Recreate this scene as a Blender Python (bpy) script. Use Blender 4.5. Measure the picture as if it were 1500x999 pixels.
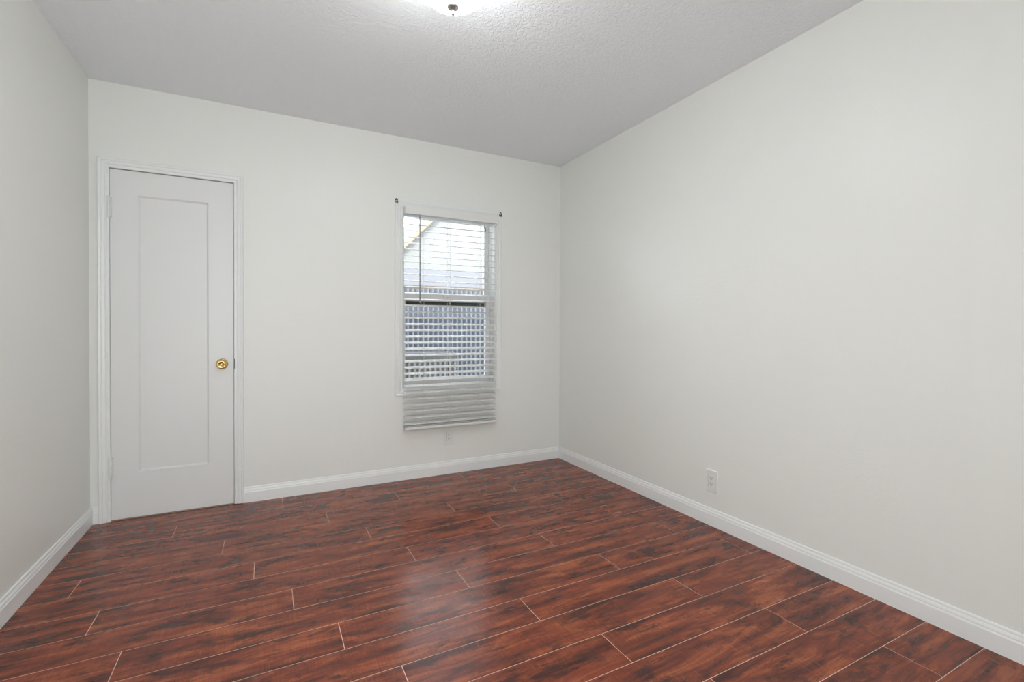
import bpy, bmesh, math, random
from mathutils import Vector, Matrix

# ------------------------------------------------------------------ clear
for o in list(bpy.data.objects):
    bpy.data.objects.remove(o, do_unlink=True)
scn = bpy.context.scene
C = scn.collection

# ------------------------------------------------------------------ camera, world, sun, exposure
W, H, BACK, FRONT = 3.051, 2.44, 0.0, -3.85          # room: left wall x=0, right wall x=W, back wall y=0
cam_d = bpy.data.cameras.new('camera')
cam = bpy.data.objects.new('camera', cam_d)
C.objects.link(cam)
cam_d.sensor_fit = 'HORIZONTAL'
cam_d.sensor_width = 36.0
cam_d.lens = 697.555 * 36.0 / 1500.0
cam_d.shift_y = -10.89 / 1500.0
cam_d.clip_start = 0.02
r = Vector((0.88916, -0.457584, 0.003335)); u = Vector((0.001548, 0.010297, 0.999946)); d = Vector((0.457594, 0.889107, -0.009864))
M4 = Matrix(((r.x, u.x, -d.x, 0.8642), (r.y, u.y, -d.y, -3.3761), (r.z, u.z, -d.z, 1.0822), (0, 0, 0, 1)))
cam.matrix_world = M4
scn.camera = cam

world = bpy.data.worlds.new('overcast_sky')
scn.world = world
world.use_nodes = True
wn = world.node_tree.nodes
wn['Background'].inputs['Color'].default_value = (0.93, 0.96, 1.0, 1)
wn['Background'].inputs['Strength'].default_value = 6.2

sun_d = bpy.data.lights.new('sun', 'SUN')
sun_d.energy = 4.5
sun_d.angle = math.radians(1.0)
sun_d.color = (1.0, 0.96, 0.9)
sun = bpy.data.objects.new('sun', sun_d)
C.objects.link(sun)
sun.rotation_euler = Vector((0.25, 1.0, -0.95)).to_track_quat('-Z', 'Y').to_euler()

# soft light added behind the viewer to even out the walls and ceiling
fill_d = bpy.data.lights.new('added_rear_fill', 'AREA')
fill_d.shape = 'RECTANGLE'; fill_d.size = 1.3; fill_d.size_y = 2.1
fill_d.energy = 31.0
fill_d.spread = math.radians(180)
fill_d.color = (0.925, 0.982, 1.0)
fill = bpy.data.objects.new('added_rear_fill', fill_d)
C.objects.link(fill)
fill.location = (0.80, FRONT - 0.02, 1.12)
fill.rotation_euler = (math.radians(90), 0, 0)

LAMP_STRENGTH = 62.0
LAMP_COLOR = (0.97, 1.0, 1.0)

vs = scn.view_settings
vs.view_transform = 'Standard'
vs.look = 'None'
vs.exposure = 0.20
vs.gamma = 1.0
vs.use_curve_mapping = False

# ------------------------------------------------------------------ helpers
def tag(o, label=None, cat=None, group=None, kind=None):
    if label: o['label'] = label
    if cat: o['category'] = cat
    if group: o['group'] = group
    if kind: o['kind'] = kind
    return o

def obj(name, bm, mat, parent=None, smooth=False, bevel=0.0, seg=2):
    bmesh.ops.recalc_face_normals(bm, faces=bm.faces[:])
    me = bpy.data.meshes.new(name)
    bm.to_mesh(me); bm.free()
    for m in (mat if isinstance(mat, (list, tuple)) else [mat]):
        me.materials.append(m)
    o = bpy.data.objects.new(name, me)
    C.objects.link(o)
    if parent is not None:
        o.parent = parent
        o.matrix_parent_inverse = Matrix.Translation(-parent.location)
    if smooth:
        for p in me.polygons: p.use_smooth = True
    if bevel > 0:
        b = o.modifiers.new('bevel', 'BEVEL'); b.width = bevel; b.segments = seg
        b.limit_method = 'ANGLE'; b.angle_limit = math.radians(40)
    return o

def empty(name, loc):
    o = bpy.data.objects.new(name, None)
    o.location = loc
    o.empty_display_size = 0.1
    C.objects.link(o)
    return o

def box(bm, x0, x1, y0, y1, z0, z1, mi=0):
    v = [bm.verts.new(p) for p in ((x0, y0, z0), (x1, y0, z0), (x1, y1, z0), (x0, y1, z0),
                                   (x0, y0, z1), (x1, y0, z1), (x1, y1, z1), (x0, y1, z1))]
    for f in ((0, 3, 2, 1), (4, 5, 6, 7), (0, 1, 5, 4), (1, 2, 6, 5), (2, 3, 7, 6), (3, 0, 4, 7)):
        fc = bm.faces.new([v[i] for i in f]); fc.material_index = mi
    return v

def tube(bm, pts, rad, n=10):
    pts = [Vector(p) for p in pts]
    rings = []
    for i, p in enumerate(pts):
        t = (pts[min(i + 1, len(pts) - 1)] - pts[max(i - 1, 0)]).normalized()
        a = t.orthogonal().normalized(); b = t.cross(a)
        if rings:
            pa = prev - t * prev.dot(t); a = pa.normalized(); b = t.cross(a)
        prev = a
        rr = rad[i] if isinstance(rad, (list, tuple)) else rad
        rings.append([bm.verts.new(p + a * math.cos(2 * math.pi * k / n) * rr + b * math.sin(2 * math.pi * k / n) * rr) for k in range(n)])
    for i in range(len(rings) - 1):
        for k in range(n):
            bm.faces.new((rings[i][k], rings[i][(k + 1) % n], rings[i + 1][(k + 1) % n], rings[i + 1][k]))
    bm.faces.new(rings[0]); bm.faces.new(rings[-1])

def lathe(bm, prof, centre, axis='z', n=48):
    """prof: list of (radius, offset along axis)"""
    cx, cy, cz = centre
    rings = []
    for rad, h in prof:
        ring = []
        for k in range(n if rad > 1e-6 else 1):
            a = 2 * math.pi * k / n
            c, s = rad * math.cos(a), rad * math.sin(a)
            if axis == 'z': p = (cx + c, cy + s, cz + h)
            elif axis == 'y': p = (cx + c, cy + h, cz + s)
            else: p = (cx + h, cy + c, cz + s)
            ring.append(bm.verts.new(p))
        rings.append(ring)
    for a, b in zip(rings, rings[1:]):
        for k in range(n):
            k2 = (k + 1) % n
            if len(a) == 1 and len(b) == 1: continue
            if len(a) == 1: bm.faces.new((a[0], b[k], b[k2]))
            elif len(b) == 1: bm.faces.new((a[k], a[k2], b[0]))
            else: bm.faces.new((a[k], a[k2], b[k2], b[k]))
    for e in (rings[0], rings[-1]):
        if len(e) > 2: bm.faces.new(e)

def sweep_xz(bm, path, prof, closed=False):
    """sweep a moulding along a path in the back wall plane; prof = (outward, towards room)."""
    n = len(path)
    P = [Vector((p[0], p[1])) for p in path]
    rings = []
    for i in range(n):
        def nrm(a, b):
            t = (b - a).normalized(); return Vector((-t.y, t.x))
        if closed or 0 < i < n - 1:
            n1 = nrm(P[i - 1], P[i]); n2 = nrm(P[i], P[(i + 1) % n])
            m = (n1 + n2) / (1 + n1.dot(n2))
        elif i == 0: m = nrm(P[0], P[1])
        else: m = nrm(P[-2], P[-1])
        rings.append([bm.verts.new((P[i].x + m.x * a, -b, P[i].y + m.y * a)) for a, b in prof])
    k = len(prof)
    for i in range(n if closed else n - 1):
        A, B = rings[i], rings[(i + 1) % n]
        for j in range(k):
            bm.faces.new((A[j], A[(j + 1) % k], B[(j + 1) % k], B[j]))
    if not closed:
        bm.faces.new(rings[0]); bm.faces.new(rings[-1])

def extrude_prof(bm, prof, a, b, fn):
    """prof polygon (p,q) extruded from a to b; fn(p,q,t) -> point"""
    A = [bm.verts.new(fn(p, q, a)) for p, q in prof]
    B = [bm.verts.new(fn(p, q, b)) for p, q in prof]
    k = len(prof)
    for j in range(k):
        bm.faces.new((A[j], A[(j + 1) % k], B[(j + 1) % k], B[j]))
    bm.faces.new(A); bm.faces.new(B)

# ------------------------------------------------------------------ materials
def mat(name, col, rough=0.5, metal=0.0, spec=0.5, bump=None, var=None):
    m = bpy.data.materials.new(name); m.use_nodes = True
    nt = m.node_tree; N = nt.nodes; L = nt.links
    b = N['Principled BSDF']
    b.inputs['Base Color'].default_value = (*col, 1)
    b.inputs['Roughness'].default_value = rough
    b.inputs['Metallic'].default_value = metal
    b.inputs['Specular IOR Level'].default_value = spec
    tc = N.new('ShaderNodeTexCoord')
    if var:      # subtle procedural tint variation (scale, amount)
        nz = N.new('ShaderNodeTexNoise'); nz.inputs['Scale'].default_value = var[0]; nz.inputs['Detail'].default_value = 4
        L.new(tc.outputs['Object'], nz.inputs['Vector'])
        mx = N.new('ShaderNodeMix'); mx.data_type = 'RGBA'
        mx.inputs['A'].default_value = (*[c * (1 - var[1]) for c in col], 1)
        mx.inputs['B'].default_value = (*[min(1, c * (1 + var[1])) for c in col], 1)
        L.new(nz.outputs['Fac'], mx.inputs['Factor']); L.new(mx.outputs['Result'], b.inputs['Base Color'])
    if bump:     # (scale, strength, distance, detail)
        nz = N.new('ShaderNodeTexNoise'); nz.inputs['Scale'].default_value = bump[0]; nz.inputs['Detail'].default_value = bump[3]
        L.new(tc.outputs['Object'], nz.inputs['Vector'])
        bp = N.new('ShaderNodeBump'); bp.inputs['Strength'].default_value = bump[1]; bp.inputs['Distance'].default_value = bump[2]
        L.new(nz.outputs['Fac'], bp.inputs['Height']); L.new(bp.outputs['Normal'], b.inputs['Normal'])
    return m

def wall_mat():
    m = mat('wall_paint', (0.85, 0.855, 0.818), 0.38, spec=0.30)
    nt = m.node_tree; N = nt.nodes; L = nt.links; b = N['Principled BSDF']
    tc = N.new('ShaderNodeTexCoord')
    n1 = N.new('ShaderNodeTexNoise'); n1.inputs['Scale'].default_value = 3.2; n1.inputs['Detail'].default_value = 3
    n2 = N.new('ShaderNodeTexNoise'); n2.inputs['Scale'].default_value = 38; n2.inputs['Detail'].default_value = 3
    n2.inputs['Distortion'].default_value = 1.2
    # patches of trowel skips: fine strokes only where a large noise is high
    n3 = N.new('ShaderNodeTexNoise'); n3.inputs['Scale'].default_value = 2.4; n3.inputs['Detail'].default_value = 2
    rp = N.new('ShaderNodeMapRange'); rp.inputs['From Min'].default_value = 0.52; rp.inputs['From Max'].default_value = 0.68
    for n in (n1, n2, n3): L.new(tc.outputs['Object'], n.inputs['Vector'])
    L.new(n3.outputs['Fac'], rp.inputs['Value'])
    mu = N.new('ShaderNodeMath'); mu.operation = 'MULTIPLY'
    L.new(n2.outputs['Fac'], mu.inputs[0]); L.new(rp.outputs['Result'], mu.inputs[1])
    m2 = N.new('ShaderNodeMath'); m2.operation = 'MULTIPLY_ADD'; m2.inputs[1].default_value = 0.0022
    L.new(mu.outputs[0], m2.inputs[0])
    m3 = N.new('ShaderNodeMath'); m3.operation = 'MULTIPLY'; m3.inputs[1].default_value = 0.0030
    L.new(n1.outputs['Fac'], m3.inputs[0]); L.new(m3.outputs[0], m2.inputs[2])
    bp = N.new('ShaderNodeBump'); bp.inputs['Strength'].default_value = 0.8; bp.inputs['Distance'].default_value = 1.0
    L.new(m2.outputs[0], bp.inputs['Height']); L.new(bp.outputs['Normal'], b.inputs['Normal'])
    return m

def ceiling_mat():
    m = mat('textured_ceiling_paint', (0.925, 0.955, 0.985), 0.6, spec=0.3)
    nt = m.node_tree; N = nt.nodes; L = nt.links; b = N['Principled BSDF']
    tc = N.new('ShaderNodeTexCoord')
    n1 = N.new('ShaderNodeTexNoise'); n1.inputs['Scale'].default_value = 62; n1.inputs['Detail'].default_value = 2.5
    n1.inputs['Roughness'].default_value = 0.55; n1.inputs['Distortion'].default_value = 0.6
    L.new(tc.outputs['Object'], n1.inputs['Vector'])
    rp = N.new('ShaderNodeMapRange'); rp.interpolation_type = 'SMOOTHSTEP'
    rp.inputs['From Min'].default_value = 0.38; rp.inputs['From Max'].default_value = 0.62
    L.new(n1.outputs['Fac'], rp.inputs['Value'])
    bp = N.new('ShaderNodeBump'); bp.inputs['Strength'].default_value = 0.6; bp.inputs['Distance'].default_value = 0.0022
    L.new(rp.outputs['Result'], bp.inputs['Height']); L.new(bp.outputs['Normal'], b.inputs['Normal'])
    return m

def floor_mat():
    m = bpy.data.materials.new('cherry_laminate'); m.use_nodes = True
    nt = m.node_tree; N = nt.nodes; L = nt.links; b = N['Principled BSDF']
    uv = N.new('ShaderNodeUVMap'); uv.uv_map = 'plank'
    def noise(sx, sy, scale, detail, dist=0.0, rough=0.5):
        mp = N.new('ShaderNodeMapping'); mp.inputs['Scale'].default_value = (sx, sy, 1)
        L.new(uv.outputs['UV'], mp.inputs['Vector'])
        nz = N.new('ShaderNodeTexNoise'); nz.inputs['Scale'].default_value = scale; nz.inputs['Detail'].default_value = detail
        nz.inputs['Distortion'].default_value = dist; nz.inputs['Roughness'].default_value = rough
        L.new(mp.outputs['Vector'], nz.inputs['Vector'])
        return nz.outputs['Fac']
    def rng(src, a, c, lo=0.0, hi=1.0):
        r_ = N.new('ShaderNodeMapRange'); r_.interpolation_type = 'SMOOTHSTEP'
        for k, v in zip(('From Min', 'From Max', 'To Min', 'To Max'), (a, c, lo, hi)): r_.inputs[k].default_value = v
        L.new(src, r_.inputs['Value']); return r_.outputs['Result']
    def mix(fac, A, B_, mode='MIX'):
        x = N.new('ShaderNodeMix'); x.data_type = 'RGBA'; x.blend_type = mode
        L.new(fac, x.inputs['Factor']) if not isinstance(fac, float) else setattr(x.inputs['Factor'], 'default_value', fac)
        for s, v in (('A', A), ('B', B_)):
            if isinstance(v, tuple): x.inputs[s].default_value = (*v, 1)
            else: L.new(v, x.inputs[s])
        return x.outputs['Result']
    def mul(a, c):
        x = N.new('ShaderNodeMath'); x.operation = 'MULTIPLY'; L.new(a, x.inputs[0])
        if isinstance(c, float): x.inputs[1].default_value = c
        else: L.new(c, x.inputs[1])
        return x.outputs[0]
    ramp = N.new('ShaderNodeValToRGB')
    e = ramp.color_ramp.elements
    e[0].position = 0.36; e[0].color = (0.075, 0.014, 0.008, 1)
    e[1].position = 0.67; e[1].color = (0.470, 0.125, 0.044, 1)
    q = e.new(0.51); q.color = (0.255, 0.050, 0.021, 1)
    L.new(noise(1.0, 6.0, 3.0, 8, 0.5, 0.66), ramp.inputs['Fac'])
    col = ramp.outputs['Color']
    grain = noise(4.0, 80.0, 1.6, 4, 0.3)
    col = mix(rng(grain, 0.50, 0.72, 0.0, 0.40), col, (0.060, 0.016, 0.011))
    saw = noise(110.0, 12.0, 1.3, 3, 0.4)
    patch = rng(noise(2.0, 8.0, 1.8, 3), 0.48, 0.64)
    col = mix(mul(mul(rng(saw, 0.46, 0.70), patch), 0.40), col, (0.40, 0.125, 0.052))
    blot = rng(noise(1.0, 2.6, 4.6, 7, 0.35, 0.70), 0.515, 0.63)
    col = mix(mul(blot, 0.76), col, (0.030, 0.012, 0.010))
    streak = rng(noise(1.0, 8.0, 4.2, 7, 0.4, 0.72), 0.55, 0.64)
    col = mix(mul(streak, 0.68), col, (0.036, 0.015, 0.012))
    fleck = rng(noise(1.0, 2.2, 26.0, 4, 0.3, 0.6), 0.63, 0.70)
    col = mix(mul(fleck, 0.75), col, (0.030, 0.013, 0.011))
    cross = rng(noise(170.0, 5.0, 1.0, 4, 0.2, 0.65), 0.36, 0.64, 0.0, 0.28)
    col = mix(cross, col, (0.060, 0.014, 0.009))
    L.new(col, b.inputs['Base Color'])
    L.new(rng(noise(1.0, 3.0, 3.0, 3), 0.3, 0.7, 0.19, 0.29), b.inputs['Roughness'])
    b.inputs['Specular IOR Level'].default_value = 0.40
    bp = N.new('ShaderNodeBump'); bp.inputs['Strength'].default_value = 0.22; bp.inputs['Distance'].default_value = 0.0010
    ad = N.new('ShaderNodeMath'); ad.operation = 'ADD'
    L.new(noise(5.0, 30.0, 1.4, 4, 0.5), ad.inputs[0]); L.new(mul(saw, 0.5), ad.inputs[1])
    L.new(ad.outputs[0], bp.inputs['Height']); L.new(bp.outputs['Normal'], b.inputs['Normal'])
    return m

def glass_mat():
    m = bpy.data.materials.new('window_glass'); m.use_nodes = True
    nt = m.node_tree; N = nt.nodes; L = nt.links
    N.remove(N['Principled BSDF'])
    tr = N.new('ShaderNodeBsdfTransparent'); tr.inputs['Color'].default_value = (0.94, 0.965, 0.96, 1)
    gl = N.new('ShaderNodeBsdfGlossy'); gl.inputs['Roughness'].default_value = 0.02
    fr = N.new('ShaderNodeFresnel'); fr.inputs['IOR'].default_value = 1.45
    mx = N.new('ShaderNodeMixShader')
    L.new(fr.outputs[0], mx.inputs[0]); L.new(tr.outputs[0], mx.inputs[1]); L.new(gl.outputs[0], mx.inputs[2])
    L.new(mx.outputs[0], N['Material Output'].inputs['Surface'])
    return m

def emit_mat():
    m = bpy.data.materials.new('lit_frosted_glass'); m.use_nodes = True
    b = m.node_tree.nodes['Principled BSDF']
    b.inputs['Base Color'].default_value = (0.95, 0.95, 0.93, 1)
    b.inputs['Roughness'].default_value = 0.35
    b.inputs['Emission Color'].default_value = (*LAMP_COLOR, 1)
    # the bulbs sit low in the dome: its underside is much brighter than its rim
    nt = m.node_tree; N = nt.nodes; L = nt.links
    ge = N.new('ShaderNodeNewGeometry'); sx = N.new('ShaderNodeSeparateXYZ'); L.new(ge.outputs['Normal'], sx.inputs[0])
    mr = N.new('ShaderNodeMapRange'); mr.interpolation_type = 'SMOOTHSTEP'
    for k, v in zip(('From Min', 'From Max', 'To Min', 'To Max'), (-0.35, -0.95, 15.0, LAMP_STRENGTH)): mr.inputs[k].default_value = v
    L.new(sx.outputs['Z'], mr.inputs['Value']); L.new(mr.outputs['Result'], b.inputs['Emission Strength'])
    return m

def slat_mat():
    m = mat('blind_slat_paint', (0.89, 0.89, 0.87), 0.38, var=(12, 0.015))
    nt = m.node_tree; N = nt.nodes; L = nt.links
    tl = N.new('ShaderNodeBsdfTranslucent'); tl.inputs['Color'].default_value = (0.85, 0.85, 0.82, 1)
    mx = N.new('ShaderNodeMixShader'); mx.inputs[0].default_value = 0.12
    L.new(N['Principled BSDF'].outputs[0], mx.inputs[1]); L.new(tl.outputs[0], mx.inputs[2])
    L.new(mx.outputs[0], N['Material Output'].inputs['Surface'])
    return m

M = dict(
    wall=wall_mat(), ceiling=ceiling_mat(), floor=floor_mat(), glass=glass_mat(), bowl=emit_mat(),
    groove=mat('plank_bevel', (0.80, 0.52, 0.37), 0.5, var=(40, 0.15)),
    trim=mat('semigloss_trim_paint', (0.87, 0.88, 0.87), 0.32, var=(6, 0.01)),
    door=mat('door_paint', (0.80, 0.805, 0.795), 0.34, bump=(26, 0.08, 0.002, 3)),
    jamb=mat('jamb_paint', (0.78, 0.78, 0.77), 0.4, var=(6, 0.02)),
    vinyl=mat('white_vinyl', (0.91, 0.915, 0.915), 0.35, var=(8, 0.01)),
    slat=slat_mat(),
    cord=mat('white_cord', (0.80, 0.80, 0.78), 0.8, var=(60, 0.05)),
    wand=mat('smoky_plastic_wand', (0.16, 0.16, 0.155), 0.25, var=(60, 0.1)),
    brass=mat('polished_brass', (0.70, 0.49, 0.20), 0.20, 1.0, var=(30, 0.06)),
    dkbrass=mat('knob_keyhole', (0.10, 0.06, 0.03), 0.4, 0.6, var=(60, 0.1)),
    nickel=mat('brushed_nickel', (0.55, 0.55, 0.54), 0.32, 1.0, var=(40, 0.06)),
    dkmetal=mat('dark_grey_metal', (0.11, 0.11, 0.105), 0.6, 0.2, var=(60, 0.15)),
    plastic=mat('outlet_plastic', (0.82, 0.82, 0.79), 0.35, var=(40, 0.01)),
    slot=mat('outlet_slot', (0.03, 0.03, 0.03), 0.6, var=(40, 0.1)),
    railshade=mat('painted_rail_shade', (0.05, 0.048, 0.045), 0.7, var=(40, 0.2)),
    fence=mat('blue_grey_sheet_metal', (0.098, 0.108, 0.132), 0.5, 0.2, var=(5, 0.10)),
    fencecap=mat('dark_brown_rail', (0.09, 0.07, 0.06), 0.8, var=(14, 0.4)),
    cabinet=mat('dark_grey_enamel', (0.055, 0.055, 0.057), 0.5, var=(8, 0.15)),
    stucco=mat('bright_stucco', (0.19, 0.19, 0.188), 0.9, bump=(40, 0.2, 0.01, 3), var=(2, 0.03)),
    band=mat('pale_lavender_band', (0.155, 0.155, 0.175), 0.8, var=(3, 0.04)),
    fascia=mat('orange_brown_fascia', (0.28, 0.19, 0.13), 0.7, var=(10, 0.2)),
    roof=mat('pale_roof_shingle', (0.20, 0.20, 0.20), 0.9, var=(12, 0.12)),
    concrete=mat('concrete', (0.28, 0.27, 0.265), 0.9, var=(4, 0.12)),
)

# ------------------------------------------------------------------ the room shell
T = 0.16   # wall thickness
def struct(o, label, cat):
    return tag(o, label, cat, kind='structure')

# floor: laminate planks, 0.1632 m rows, 1.185 m long, over a lighter bevel bed
random.seed(11)
bm = bmesh.new()
uvl = bm.loops.layers.uv.new('plank')
PW, PL, GAP = 0.1632, 1.185, 0.00110
joint = {-1: 0.95, 0: 0.80, 1: 0.427, 2: 1.171, 3: 0.671, 4: 0.155, 5: 0.812, 6: 0.295, 7: 0.955, 8: 0.431, 9: 1.096, 10: 0.58,
         11: 0.062, 12: 0.733, 13: 0.215, 14: 0.90, 15: 0.37, 16: 1.05, 17: 0.52, 18: 0.01, 19: 0.68, 20: 0.16, 21: 0.86, 22: 0.3, 23: 0.7}
joint[0] = 0.95
x_lo, x_hi, y_lo, y_hi = -0.0, W, FRONT, 0.0
for k in range(-1, 24):
    y1 = min(-0.070 - (k - 0) * PW, y_hi); y0 = max(-0.070 - (k + 1) * PW, y_lo)
    if y1 - y0 < 0.004: continue
    x = joint.get(k, 0.5) - 2 * PL
    while x < x_hi:
        a, b_ = max(x, x_lo), min(x + PL, x_hi)
        if b_ - a > 0.005:
            rx, ry = random.uniform(0, 60), random.uniform(0, 60)
            vv = [bm.verts.new(p) for p in ((a + GAP, y0 + GAP, 0), (b_ - GAP, y0 + GAP, 0), (b_ - GAP, y1 - GAP, 0), (a + GAP, y1 - GAP, 0))]
            lo = [bm.verts.new((v.co.x, v.co.y, -0.004)) for v in vv]
            fs = [bm.faces.new(vv)] + [bm.faces.new((lo[i], lo[(i + 1) % 4], vv[(i + 1) % 4], vv[i])) for i in range(4)]
            for f in fs:
                for lp in f.loops: lp[uvl].uv = (lp.vert.co.x + rx, lp.vert.co.y + ry)
        x += PL
vb = box(bm, -T, W + T, FRONT - T, T, -0.12, -0.0003, 1)
fl = obj('floor', bm, [M['floor'], M['groove']])
struct(fl, 'dark cherry red laminate plank floor with pale seams', 'floor')

bm = bmesh.new(); box(bm, -T, W + T, FRONT - T, T, H, H + 0.14)
struct(obj('ceiling', bm, M['ceiling']), 'light grey ceiling with a rough sprayed texture', 'ceiling')
bm = bmesh.new(); box(bm, -T, 0, FRONT - T, T, -0.02, H)
struct(obj('wall_left', bm, M['wall']), 'plain off white wall at the left beside the door', 'wall')
bm = bmesh.new(); box(bm, W, W + T, FRONT - T, T, -0.02, H)
struct(obj('wall_right', bm, M['wall']), 'long bare off white wall on the right with one outlet', 'wall')
bm = bmesh.new(); box(bm, 0, 0.10, FRONT - T, FRONT, -0.02, H); box(bm, 1.50, W, FRONT - T, FRONT, -0.02, H)
box(bm, 0.10, 1.50, FRONT - T, FRONT, 2.19, H); box(bm, 0.10, 1.50, FRONT - T, FRONT, -0.02, 0.05); box(bm, 0.10, 1.50, FRONT - T, FRONT - T + 0.02, 0.05, 2.19)  # unseen opening, made up to hold the added area light
struct(obj('wall_front', bm, M['wall']), 'off white wall with an opening added behind the viewer for the fill light', 'wall')

# back wall with the door recess and the window opening
DX0, DX1, DZ1 = 0.070, 0.706, 1.985
WX0, WX1, WZ0, WZ1 = 1.702, 2.457, 0.638, 1.948
bm = bmesh.new()
box(bm, 0, DX0, 0, T, -0.02, H); box(bm, DX0, DX1, 0, T, DZ1, H); box(bm, DX1, WX0, 0, T, -0.02, H)
box(bm, DX0, DX1, T - 0.03, T, -0.02, DZ1)
box(bm, WX0, WX1, 0, T, -0.02, WZ0); box(bm, WX0, WX1, 0, T, WZ1, H); box(bm, WX1, W, 0, T, -0.02, H)
bmesh.ops.remove_doubles(bm, verts=bm.verts[:], dist=1e-5)
struct(obj('wall_back', bm, M['wall']), 'off white back wall holding the white door and the window', 'wall')

# baseboards
BB = [(0, 0), (0.013, 0), (0.013, 0.062), (0.0105, 0.068), (0.0105, 0.073), (0.008, 0.080), (0.0065, 0.082), (0.0055, 0.090), (0.003, 0.094), (0, 0.094)]
bm = bmesh.new(); extrude_prof(bm, BB, FRONT, -0.0, lambda p, q, t: (p, t, q))
struct(obj('baseboard_left', bm, M['trim']), 'white moulded baseboard along the left wall', 'baseboard')
bm = bmesh.new(); extrude_prof(bm, BB, FRONT, -0.0, lambda p, q, t: (W - p, t, q))
struct(obj('baseboard_right', bm, M['trim']), 'white moulded baseboard along the long right wall', 'baseboard')
bm = bmesh.new()
extrude_prof(bm, BB, 0.013, 0.038, lambda p, q, t: (t, -p, q))
extrude_prof(bm, BB, 0.735, W - 0.013, lambda p, q, t: (t, -p, q))
struct(obj('baseboard_back', bm, M['trim']), 'white moulded baseboard below the window on the back wall', 'baseboard')

# ------------------------------------------------------------------ door casing and jamb (trim_1)
CAS = [(0, 0), (0, 0.009), (0.004, 0.0115), (0.011, 0.0115), (0.013, 0.0095), (0.016, 0.0095), (0.020, 0.0145), (0.030, 0.0165), (0.032, 0.0145),
       (0.035, 0.0145), (0.038, 0.019), (0.046, 0.0205), (0.050, 0.017), (0.050, 0)]
bm = bmesh.new()
sweep_xz(bm, [(0.6855, 0.003), (0.6855, 1.9685), (0.0885, 1.9685), (0.0885, 0.0)], [(-a, b_) for a, b_ in CAS])
tr1 = obj('trim_1', bm, M['trim'])
struct(tr1, 'white stepped moulding framing the narrow panel door', 'door casing')
bm = bmesh.new()
box(bm, DX0 + 0.0005, 0.0885, 0.0005, T - 0.032, 0, 1.9685); box(bm, 0.6875, DX1 - 0.0005, 0.0005, T - 0.032, 0, 1.9685)
box(bm, DX0 + 0.0005, DX1 - 0.0005, 0.0005, T - 0.032, 1.9685, DZ1 - 0.0005)
box(bm, 0.0885, 0.100, 0.046, 0.075, 0, 1.9685); box(bm, 0.676, 0.6875, 0.046, 0.075, 0, 1.9685); box(bm, 0.100, 0.676, 0.046, 0.075, 1.957, 1.9685)
obj('door_jamb', bm, M['jamb'], tr1)
bm = bmesh.new(); box(bm, 0.6858, 0.6895, -0.0122, -0.004, 0.832, 0.893)
tag(obj('strike_plate', bm, M['dkmetal'], tr1, bevel=0.0006), 'dark metal strike plate')

# ------------------------------------------------------------------ door slab (door_1)
X0, X1, Z0, Z1, YF, YB = 0.0897, 0.6828, 0.005, 1.9650, 0.003, 0.038
PX0, PX1, PZ0, PZ1 = 0.213, 0.5535, 0.263, 1.832
bm = bmesh.new()
def ring(x0, x1, z0, z1, y): return [bm.verts.new(p) for p in ((x0, y, z0), (x1, y, z0), (x1, y, z1), (x0, y, z1))]
ro = ring(X0, X1, Z0, Z1, YF); ri = ring(PX0, PX1, PZ0, PZ1, YF)
r2 = ring(PX0 + 0.004, PX1 - 0.004, PZ0 + 0.004, PZ1 - 0.004, YF + 0.003)
r3 = ring(PX0 + 0.010, PX1 - 0.010, PZ0 + 0.010, PZ1 - 0.010, YF + 0.009)
rb = ring(X0, X1, Z0, Z1, YB); rb2 = ring(PX0 + 0.010, PX1 - 0.010, PZ0 + 0.010, PZ1 - 0.010, YB)
for A, B_ in ((ro, ri), (ri, r2), (r2, r3), (r3, rb2), (rb2, rb), (rb, ro)):
    for i in range(4): bm.faces.new((A[i], A[(i + 1) % 4], B_[(i + 1) % 4], B_[i]))
door = obj('door_1', bm, M['door'])
struct(door, 'narrow white one panel closet door with a brass knob', 'door')
bm = bmesh.new(); box(bm, PX0 + 0.0102, PX1 - 0.0102, YF + 0.009, YF + 0.022, PZ0 + 0.0102, PZ1 - 0.0102)
obj('recessed_panel', bm, M['door'], door)
for z0 in (1.690, 0.243):
    bm = bmesh.new()
    tube(bm, [(0.0885, -0.0165, z0 + 0.004), (0.0885, -0.0165, z0 + 0.116)], 0.0068, 14)
    lathe(bm, [(0, -0.006), (0.003, -0.005), (0.0045, -0.002), (0.006, 0.002), (0.006, 0.005)], (0.0885, -0.0165, z0), n=14)
    lathe(bm, [(0.006, 0.115), (0.006, 0.118), (0.0045, 0.122), (0.003, 0.125), (0, 0.126)], (0.0885, -0.0165, z0), n=14)
    for q in range(1, 5):   # knuckle joints
        lathe(bm, [(0.0072, -0.0006), (0.0074, 0), (0.0072, 0.0006)], (0.0885, -0.0165, z0 + 0.004 + q * 0.0224), n=14)
    box(bm, 0.0885, 0.098, -0.0125, 0.0028, z0 + 0.006, z0 + 0.114)
    hg = obj('hinge', bm, M['door'], door, bevel=0.0004)
bm = bmesh.new()
lathe(bm, [(0.0, 0.0), (0.031, 0.0), (0.032, -0.003), (0.030, -0.006), (0.024, -0.0085), (0.016, -0.010), (0.0115, -0.014), (0.011, -0.026),
           (0.014, -0.031), (0.022, -0.036), (0.0265, -0.042), (0.0275, -0.048), (0.0262, -0.054), (0.0225, -0.0585), (0.0185, -0.0600),
           (0.0150, -0.0585), (0.0120, -0.0560), (0.0, -0.0545)], (0.6215, YF - 0.0002, 0.8635), 'y', 48)
knob = obj('door_knob', bm, M['brass'], door, smooth=True)
bm = bmesh.new()
lathe(bm, [(0.0, -0.0550), (0.0065, -0.0552), (0.0065, -0.0585), (0.0050, -0.0595), (0.0, -0.0596)], (0.6215, YF, 0.8635), 'y', 24)
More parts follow.
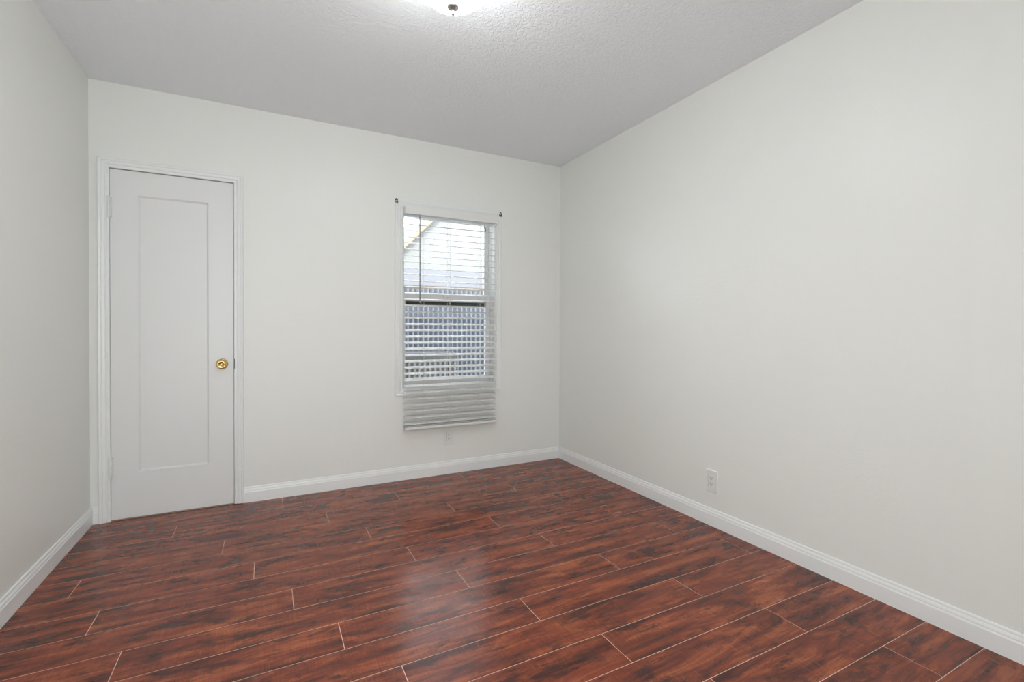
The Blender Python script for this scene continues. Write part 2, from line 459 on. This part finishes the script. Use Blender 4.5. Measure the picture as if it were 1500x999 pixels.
kb = obj('privacy_button', bm, M['brass'], knob, smooth=True)
bm = bmesh.new(); box(bm, 0.6209, 0.6221, YF - 0.0600, YF - 0.0590, 0.8603, 0.8667)
tag(obj('key_slot', bm, M['dkbrass'], knob), 'dark slot in the middle of the knob')

# ------------------------------------------------------------------ window (window_1)
bm = bmesh.new()
IX0, IX1, IZ0, IZ1 = 1.722, 2.437, 0.657, 1.930
box(bm, WX0, IX0, 0.0, T, WZ0, WZ1); box(bm, IX1, WX1, 0.0, T, WZ0, WZ1)
box(bm, IX0, IX1, 0.0, T, IZ1, WZ1); box(bm, IX0, IX1, 0.0, T, WZ0, IZ0)
box(bm, IX0, IX0 + 0.006, 0.030, 0.053, IZ0, IZ1); box(bm, IX1 - 0.006, IX1, 0.030, 0.053, IZ0, IZ1); box(bm, IX0 + 0.006, IX1 - 0.006, 0.030, 0.053, IZ1 - 0.006, IZ1)
win = obj('window_1', bm, M['vinyl'])
struct(win, 'white double hung window behind the blind in the back wall', 'window')
bm = bmesh.new()
WC = [(0, 0), (0, 0.010), (0.004, 0.013), (0.012, 0.013), (0.014, 0.0105), (0.017, 0.0105), (0.023, 0.0155), (0.033, 0.0165), (0.035, 0.0145),
      (0.039, 0.0145), (0.043, 0.019), (0.053, 0.0205), (0.058, 0.017), (0.058, 0)]
sweep_xz(bm, [(IX0 + 0.002, 0.659), (IX1 + 0.002, 0.659), (IX1 + 0.002, IZ1), (IX0 + 0.002, IZ1)], [(-a, b_) for a, b_ in WC], True)
obj('window_casing', bm, M['trim'], win)
def sash(name, z0, z1, y0, y1, st, rb_, rt):
    bm = bmesh.new()
    xa, xb = IX0 + 0.001, IX1 - 0.001
    box(bm, xa, xa + st, y0, y1, z0, z1); box(bm, xb - st, xb, y0, y1, z0, z1)
    box(bm, xa + st, xb - st, y0, y1, z0, z0 + rb_); box(bm, xa + st, xb - st, y0, y1, z1 - rt, z1)
    s = obj(name, bm, M['vinyl'], win, bevel=0.0025)
    ym = (y0 + y1) / 2
    bm = bmesh.new(); box(bm, xa + st, xb - st, ym - 0.002, ym + 0.002, z0 + rb_, z1 - rt)
    obj('pane', bm, M['glass'], s)
    return s
ls = sash('lower_sash', IZ0 + 0.002, 1.337, 0.055, 0.086, 0.036, 0.060, 0.050)
us = sash('upper_sash', 1.268, IZ1 - 0.001, 0.094, 0.125, 0.036, 0.044, 0.022)
bm = bmesh.new(); box(bm, IX0 + 0.038, IX1 - 0.038, 0.088, 0.093, 1.246, 1.283)  # dark-coloured strip in place of the shade on the upper sash's rail
tag(obj('rail_shade_strip', bm, M['railshade'], us), 'dark strip standing in for shade below the meeting rail')
bm = bmesh.new(); box(bm, 2.045, 2.105, 0.033, 0.0548, 1.318, 1.338); box(bm, 2.060, 2.112, 0.025, 0.037, 1.336, 1.344)
obj('sash_lock', bm, M['vinyl'], ls, bevel=0.002)

# ------------------------------------------------------------------ venetian blind (hangs in front of the casing, longer than the window)
blind = empty('venetian_blind', (2.078, -0.048, 0.368))
tag(blind, 'white venetian blind hanging open over the window and reaching below its casing', 'blind')
BX0, BX1, BY = 1.7235, 2.4325, -0.049
bm = bmesh.new()
PITCH, TILT, SW, ST = 0.0440, math.radians(14.5), 0.050, 0.0028
z = 1.862; slat_z = []
while z > 0.405:
    slat_z.append(z)
    sec = []
    for s, off in ((1, ST / 2), (-1, -ST / 2)):
        for i in range(7):
            t = (i / 6 - 0.5) * s
            a, c = t * SW, off + 0.0022 * (1 - 4 * t * t)
            sec.append((a * math.cos(TILT) - c * math.sin(TILT), a * math.sin(TILT) + c * math.cos(TILT)))
    extrude_prof(bm, sec, BX0, BX1, lambda p, q, t_, zz=z: (t_, BY + p, zz + q))
    z -= PITCH
obj('slats', bm, M['slat'], blind)
bm = bmesh.new()
RP = [(-0.025, 0.004), (-0.022, 0.0), (0.022, 0.0), (0.025, 0.004), (0.025, 0.013), (0.022, 0.016), (-0.022, 0.016), (-0.025, 0.013)]
extrude_prof(bm, RP, BX0, BX1, lambda p, q, t_: (t_, BY + p, 0.3640 + q*1.30))
obj('bottom_rail', bm, M['slat'], blind)
bm = bmesh.new(); box(bm, BX0, BX1, BY - 0.025, BY + 0.025, 0.3900, 0.3932)
obj('stacked_slat', bm, M['slat'], blind, bevel=0.0008)
bm = bmesh.new(); box(bm, BX0 + 0.004, BX1 - 0.004, -0.078, -0.0215, 1.890, 1.926)
obj('headrail', bm, M['slat'], blind, bevel=0.002)
bm = bmesh.new()
box(bm, 1.7195, 2.4365, -0.088, -0.081, 1.884, 1.936); box(bm, 1.7195, 1.7255, -0.081, -0.0215, 1.884, 1.936); box(bm, 2.4305, 2.4365, -0.081, -0.0215, 1.884, 1.936)
obj('valance', bm, M['slat'], blind, bevel=0.0015)
for lx in (1.852, 2.052, 2.290):
    bm = bmesh.new()
    for yy in (BY - 0.0258, BY + 0.0258):
        tube(bm, [(lx, yy, 1.890), (lx, yy, 0.388)], 0.0008, 6)
    tube(bm, [(lx + 0.006, BY - 0.0262, 1.890), (lx + 0.006, BY - 0.0262, 0.388)], 0.0008, 6)
    obj('ladder_cord', bm, M['cord'], blind)
bm = bmesh.new()
tube(bm, [(1.823, -0.092, 1.868), (1.823, -0.094, 1.60), (1.8235, -0.094, 1.34), (1.8235, -0.094, 1.262)], [0.0034, 0.0034, 0.0036, 0.0042], 6)
tube(bm, [(1.823, -0.080, 1.884), (1.823, -0.086, 1.880), (1.823, -0.092, 1.866)], 0.0017, 8)
tag(obj('tilt_wand', bm, M['wand'], blind), 'dark thin tilt wand')
bm = bmesh.new()
tube(bm, [(2.321, -0.084, 1.888), (2.321, -0.0915, 1.84), (2.3225, -0.0905, 1.60), (2.328, -0.0905, 1.522), (2.3335, -0.0905, 1.60), (2.335, -0.0915, 1.84), (2.335, -0.084, 1.888)], 0.0009, 6)
lc = obj('lift_cord', bm, M['cord'], blind)
bm = bmesh.new(); lathe(bm, [(0, 0.034), (0.002, 0.034), (0.0035, 0.026), (0.0055, 0.004), (0.005, 0), (0, 0)], (2.328, -0.0905, 1.488), n=16)
obj('tassel', bm, M['cord'], lc, smooth=True)
bm = bmesh.new(); tube(bm, [(2.312, -0.094, 1.836), (2.318, -0.095, 1.842), (2.326, -0.095, 1.836), (2.328, -0.094, 1.812)], 0.0032, 8)
tag(obj('cord_hook', bm, M['dkmetal'], lc), 'small grey hook on the cord')

# ------------------------------------------------------------------ curtain rod brackets at the casing's upper corners
def bracket(x, z, sx, label):
    b_ = empty('curtain_rod_bracket', (x, -0.016, z))
    tag(b_, label, 'bracket', 'curtain rod brackets')
    bm = bmesh.new()
    n = 20
    A = []
    for y in (-0.0165, -0.0195):
        A.append([bm.verts.new((x + 0.0125 * math.cos(2 * math.pi * k / n), y, z + 0.0215 * math.sin(2 * math.pi * k / n))) for k in range(n)])
    for k in range(n): bm.faces.new((A[0][k], A[0][(k + 1) % n], A[1][(k + 1) % n], A[1][k]))
    bm.faces.new(A[0]); bm.faces.new(A[1])
    obj('mounting_plate', bm, M['dkmetal'], b_, bevel=0.0008)
    bm = bmesh.new()
    tube(bm, [(x, -0.0195, z - 0.004), (x, -0.024, z - 0.006), (x, -0.028, z - 0.009), (x, -0.032, z - 0.006), (x, -0.033, z + 0.003)], 0.0045, 10)
    obj('hook', bm, M['dkmetal'], b_, smooth=True)
    for dz in (-0.013, 0.013):
        bm = bmesh.new(); lathe(bm, [(0, 0), (0.003, 0), (0.003, -0.001), (0.0015, -0.0018), (0, -0.0018)], (x, -0.0195, z + dz), 'y', 12)
        obj('screw', bm, M['dkmetal'], b_)
bracket(1.6755, 1.978, -1, 'small grey curtain rod bracket at the upper left corner of the window casing')
bracket(2.4885, 1.972, 1, 'small grey curtain rod bracket at the upper right corner of the window casing')

# ------------------------------------------------------------------ wall outlets
def outlet(centre, axis, label, style):
    """axis 'y': on back wall facing -y; 'x': on right wall facing -x"""
    o = empty('wall_outlet', centre)
    tag(o, label, 'outlet', 'wall outlets')
    cx, cy, cz = centre
    def P(a, out, h):     # a: along the wall (to the viewer's right), out: off the wall, h: up
        return (cx + a, cy - out, cz + h) if axis == 'y' else (cx - out, cy - a, cz + h)
    def bx(bm, a0, a1, o0, o1, h0, h1):
        v = [bm.verts.new(P(*q)) for q in ((a0, o0, h0), (a1, o0, h0), (a1, o1, h0), (a0, o1, h0), (a0, o0, h1), (a1, o0, h1), (a1, o1, h1), (a0, o1, h1))]
        for f in ((0, 3, 2, 1), (4, 5, 6, 7), (0, 1, 5, 4), (1, 2, 6, 5), (2, 3, 7, 6), (3, 0, 4, 7)): bm.faces.new([v[i] for i in f])
    def plate(bm, w, h, hw, hh):
        rings = []
        for (ww, hh_, oo) in ((w, h, 0.0), (w, h, 0.004), (w - 0.003, h - 0.003, 0.0065), (hw, hh, 0.0065), (hw, hh, 0.0)):
            rings.append([bm.verts.new(P(a * ww, oo, b2 * hh_)) for a, b2 in ((-1, -1), (1, -1), (1, 1), (-1, 1))])
        for A, B_ in zip(rings, rings[1:] + rings[:1]):
            for i in range(4): bm.faces.new((A[i], A[(i + 1) % 4], B_[(i + 1) % 4], B_[i]))
    bm = bmesh.new(); plate(bm, 0.0375, 0.060, 0.0172, 0.0342)
    obj('cover_plate', bm, M['plastic'], o)
    bm = bmesh.new(); bx(bm, -0.0162, 0.0166, 0.0, 0.0074, -0.0335, 0.0335)
    ins = obj('receptacle_insert', bm, M['plastic'], o, bevel=0.0008)
    bm = bmesh.new(); bx(bm, *((-0.0172, -0.0163, 0.0, 0.0058) if style == 0 else (-0.0192, -0.0163, 0.0, 0.0071)), -0.0335, 0.0335)
    tag(obj('insert_gap', bm, M['slot'], o), 'dark line along the left side of the insert')
    for s in (1, -1):
        bm = bmesh.new()
        n = 20
        ang = [2 * math.pi * k / n for k in range(n)]
        A = [[bm.verts.new(P(0.0125 * max(-0.9, min(0.9, math.cos(t) * 1.1)), oo, s * 0.0168 + 0.0130 * math.sin(t))) for t in ang] for oo in (0.0074, 0.0088)]
        for k in range(n): bm.faces.new((A[0][k], A[0][(k + 1) % n], A[1][(k + 1) % n], A[1][k]))
        bm.faces.new(A[1]); bm.faces.new(A[0])
        rc = obj('receptacle_face', bm, M['plastic'], o)
        bm = bmesh.new()
        bx(bm, -0.0066, -0.0048, 0.0088, 0.0091, s * 0.0168 - 0.001, s * 0.0168 + 0.0072)
        bx(bm, 0.0048, 0.0066, 0.0088, 0.0091, s * 0.0168, s * 0.0168 + 0.0066)
        bx(bm, -0.0022, 0.0022, 0.0088, 0.0091, s * 0.0168 - 0.0082, s * 0.0168 - 0.0042)
        tag(obj('slots', bm, M['slot'], rc), 'dark plug slots')
    for s in (1, -1):
        bm = bmesh.new(); bx(bm, -0.0028, 0.0028, 0.0062, 0.0072, s * 0.046 - 0.0028, s * 0.046 + 0.0028)
        obj('screw', bm, M['plastic'], o, bevel=0.001)
outlet((2.071, 0.0, 0.276), 'y', 'white wall outlet on the back wall just below the hanging blind', 0)
outlet((W, -1.552, 0.2455), 'x', 'white wall outlet alone on the bare right wall above the baseboard', 1)

# ------------------------------------------------------------------ ceiling light
LX, LY = 1.470, -1.720
lamp = empty('ceiling_light', (LX, LY, H))
tag(lamp, 'lit white glass dome light on the textured ceiling', 'ceiling light')
bm = bmesh.new()
lathe(bm, [(0, 0), (0.118, 0), (0.122, -0.006), (0.122, -0.050), (0.116, -0.060), (0.0, -0.062)], (LX, LY, H), n=64)
obj('mounting_pan', bm, M['nickel'], lamp, smooth=True)
bm = bmesh.new()
prof = [(0.0, -0.064)] + [(0.138 * math.cos(t * math.pi / 2 / 14) ** 0.9, -0.066 - 0.116 * math.sin(t * math.pi / 2 / 14)) for t in range(15)]
prof[-1] = (0.0, -0.182)
lathe(bm, prof, (LX, LY, H), n=64)
obj('glass_bowl', bm, M['bowl'], lamp, smooth=True)
bm = bmesh.new()
lathe(bm, [(0, -0.1815), (0.0225, -0.1800), (0.0235, -0.184), (0.020, -0.189), (0.010, -0.194), (0.0045, -0.197), (0.004, -0.202),
           (0.0066, -0.205), (0.0070, -0.210), (0.0048, -0.214), (0, -0.2155)], (LX, LY, H), n=32)
tag(obj('finial', bm, M['nickel'], lamp, smooth=True), 'brushed nickel finial under the dome')

# ------------------------------------------------------------------ outside the window
bm = bmesh.new(); box(bm, -5, 9, T, 9, -0.62, -0.50)
tag(obj('yard_ground', bm, M['concrete']), 'strip of bare ground outside below the window', 'ground', kind='structure')

FY = 1.60
fence = empty('corrugated_fence', (2.2, FY, -0.5))
tag(fence, 'blue grey corrugated metal fence seen through the lower window', 'fence')
bm = bmesh.new()
per, amp = 0.055, 0.020
xs = [-1.2 + i * per / 8 for i in range(int(6.4 / per * 8))]
rows = []
for zb in (-0.5, 1.505):
    for dy in (0.0, 0.0012):
        rows.append([bm.verts.new((x, FY + amp * math.sin(2 * math.pi * x / per) + dy, zb)) for x in xs])
for i in range(len(xs) - 1):
    a, b_, c, e = rows
    bm.faces.new((a[i], a[i + 1], c[i + 1], c[i])); bm.faces.new((b_[i], e[i], e[i + 1], b_[i + 1])); bm.faces.new((c[i], c[i + 1], e[i + 1], e[i]))
obj('corrugated_sheet', bm, M['fence'], fence, smooth=True)
bm = bmesh.new(); box(bm, -1.2, 5.2, FY + 0.016, FY + 0.055, 1.49, 1.545)  # rail coloured dark brown with blotchy variation
tag(obj('top_rail', bm, M['fencecap'], fence), 'dark brown top rail')
for px in (-0.6, 1.4, 3.4):
    bm = bmesh.new(); box(bm, px, px + 0.07, FY + 0.0565, FY + 0.12, -0.5, 1.52)
    obj('fence_post', bm, M['fencecap'], fence)

# ribbed cabinet with rounded corners standing in front of the fence
cb = empty('utility_cabinet', (2.25, 1.25, -0.5))
tag(cb, 'dark grey ribbed cabinet with rounded corners outside the lower left pane', 'cabinet')
bm = bmesh.new()
def rounded(x0, x1, z0, z1, rr, n=8):
    pts = [(x0, z0), (x1, z0)]
    for k in range(n + 1):
        a = k / n * math.pi / 2; pts.append((x1 - rr + rr * math.cos(a), z1 - rr + rr * math.sin(a)))
    for k in range(n + 1):
        a = math.pi / 2 + k / n * math.pi / 2; pts.append((x0 + rr + rr * math.cos(a), z1 - rr + rr * math.sin(a)))
    return pts
extrude_prof(bm, rounded(1.66, 2.562, -0.5, 0.853, 0.07), 1.10, 1.45, lambda p, q, t_: (p, t_, q))
obj('housing', bm, M['cabinet'], cb)
bm = bmesh.new()
for i in range(17):
    x = 1.70 + i * 0.051
    box(bm, x, x + 0.022, 1.088, 1.0999, -0.35, 0.785)
tag(obj('ribs', bm, mat('mid_grey_enamel', (0.125, 0.125, 0.13), 0.5, var=(9, 0.1)), cb), 'lighter grey vertical ribs')
bm = bmesh.new()
tp = rounded(1.658, 2.564, -0.5, 0.855, 0.072)
ti = rounded(1.668, 2.554, -0.5, 0.845, 0.062)
A = [[bm.verts.new((p[0], y, p[1])) for p in pp] for pp, y in ((tp, 1.094), (tp, 1.0995), (ti, 1.0995), (ti, 1.094))]
for R0, R1 in zip(A, A[1:] + A[:1]):
    for i in range(1, len(tp) - 0):
        j = (i + 1) % len(tp)
        if j == 0: j = 0
        bm.faces.new((R0[i], R0[j], R1[j], R1[i]))
tag(obj('edge_trim', bm, M['band'], cb), 'pale edge strip')

# neighbouring house beyond the fence
HY = 4.0
hs = empty('neighbour_house', (4.6, HY, -0.5))
tag(hs, 'bright white neighbouring house with a sloping eave beyond the fence', 'house')
bm = bmesh.new()
gp = [(2.45, -0.5), (7.2, -0.5), (7.2, 3.15), (3.55, 3.15), (2.45, 2.02)]
extrude_prof(bm, gp, HY, HY + 4.0, lambda p, q, t_: (p, t_, q))
obj('gable_wall', bm, M['stucco'], hs)
bm = bmesh.new(); box(bm, 2.40, 7.2, HY - 0.06, HY - 0.001, -0.5, 2.015)  # thin pale lavender slab over the lower part of the gable wall
tag(obj('lower_band', bm, M['band'], hs), 'pale lavender lower band')
bm = bmesh.new()
sl = (3.15 - 2.02) / (3.55 - 2.45)
q0, q1 = (2.20, 2.02 - 0.25 * sl + 0.02), (3.58, 3.15 + 0.05)
extrude_prof(bm, [q0, (q0[0], q0[1] + 0.13), (q1[0], q1[1] + 0.13), q1], HY - 0.08, HY + 4.1, lambda p, q, t_: (p, t_, q))
obj('roof', bm, M['roof'], hs)
bm = bmesh.new()
extrude_prof(bm, [(q0[0], q0[1] - 0.03), (q0[0], q0[1] + 0.04), (q1[0], q1[1] + 0.04), (q1[0], q1[1] - 0.03)], HY - 0.105, HY - 0.082, lambda p, q, t_: (p, t_, q))
tag(obj('fascia', bm, M['fascia'], hs), 'orange brown fascia board')
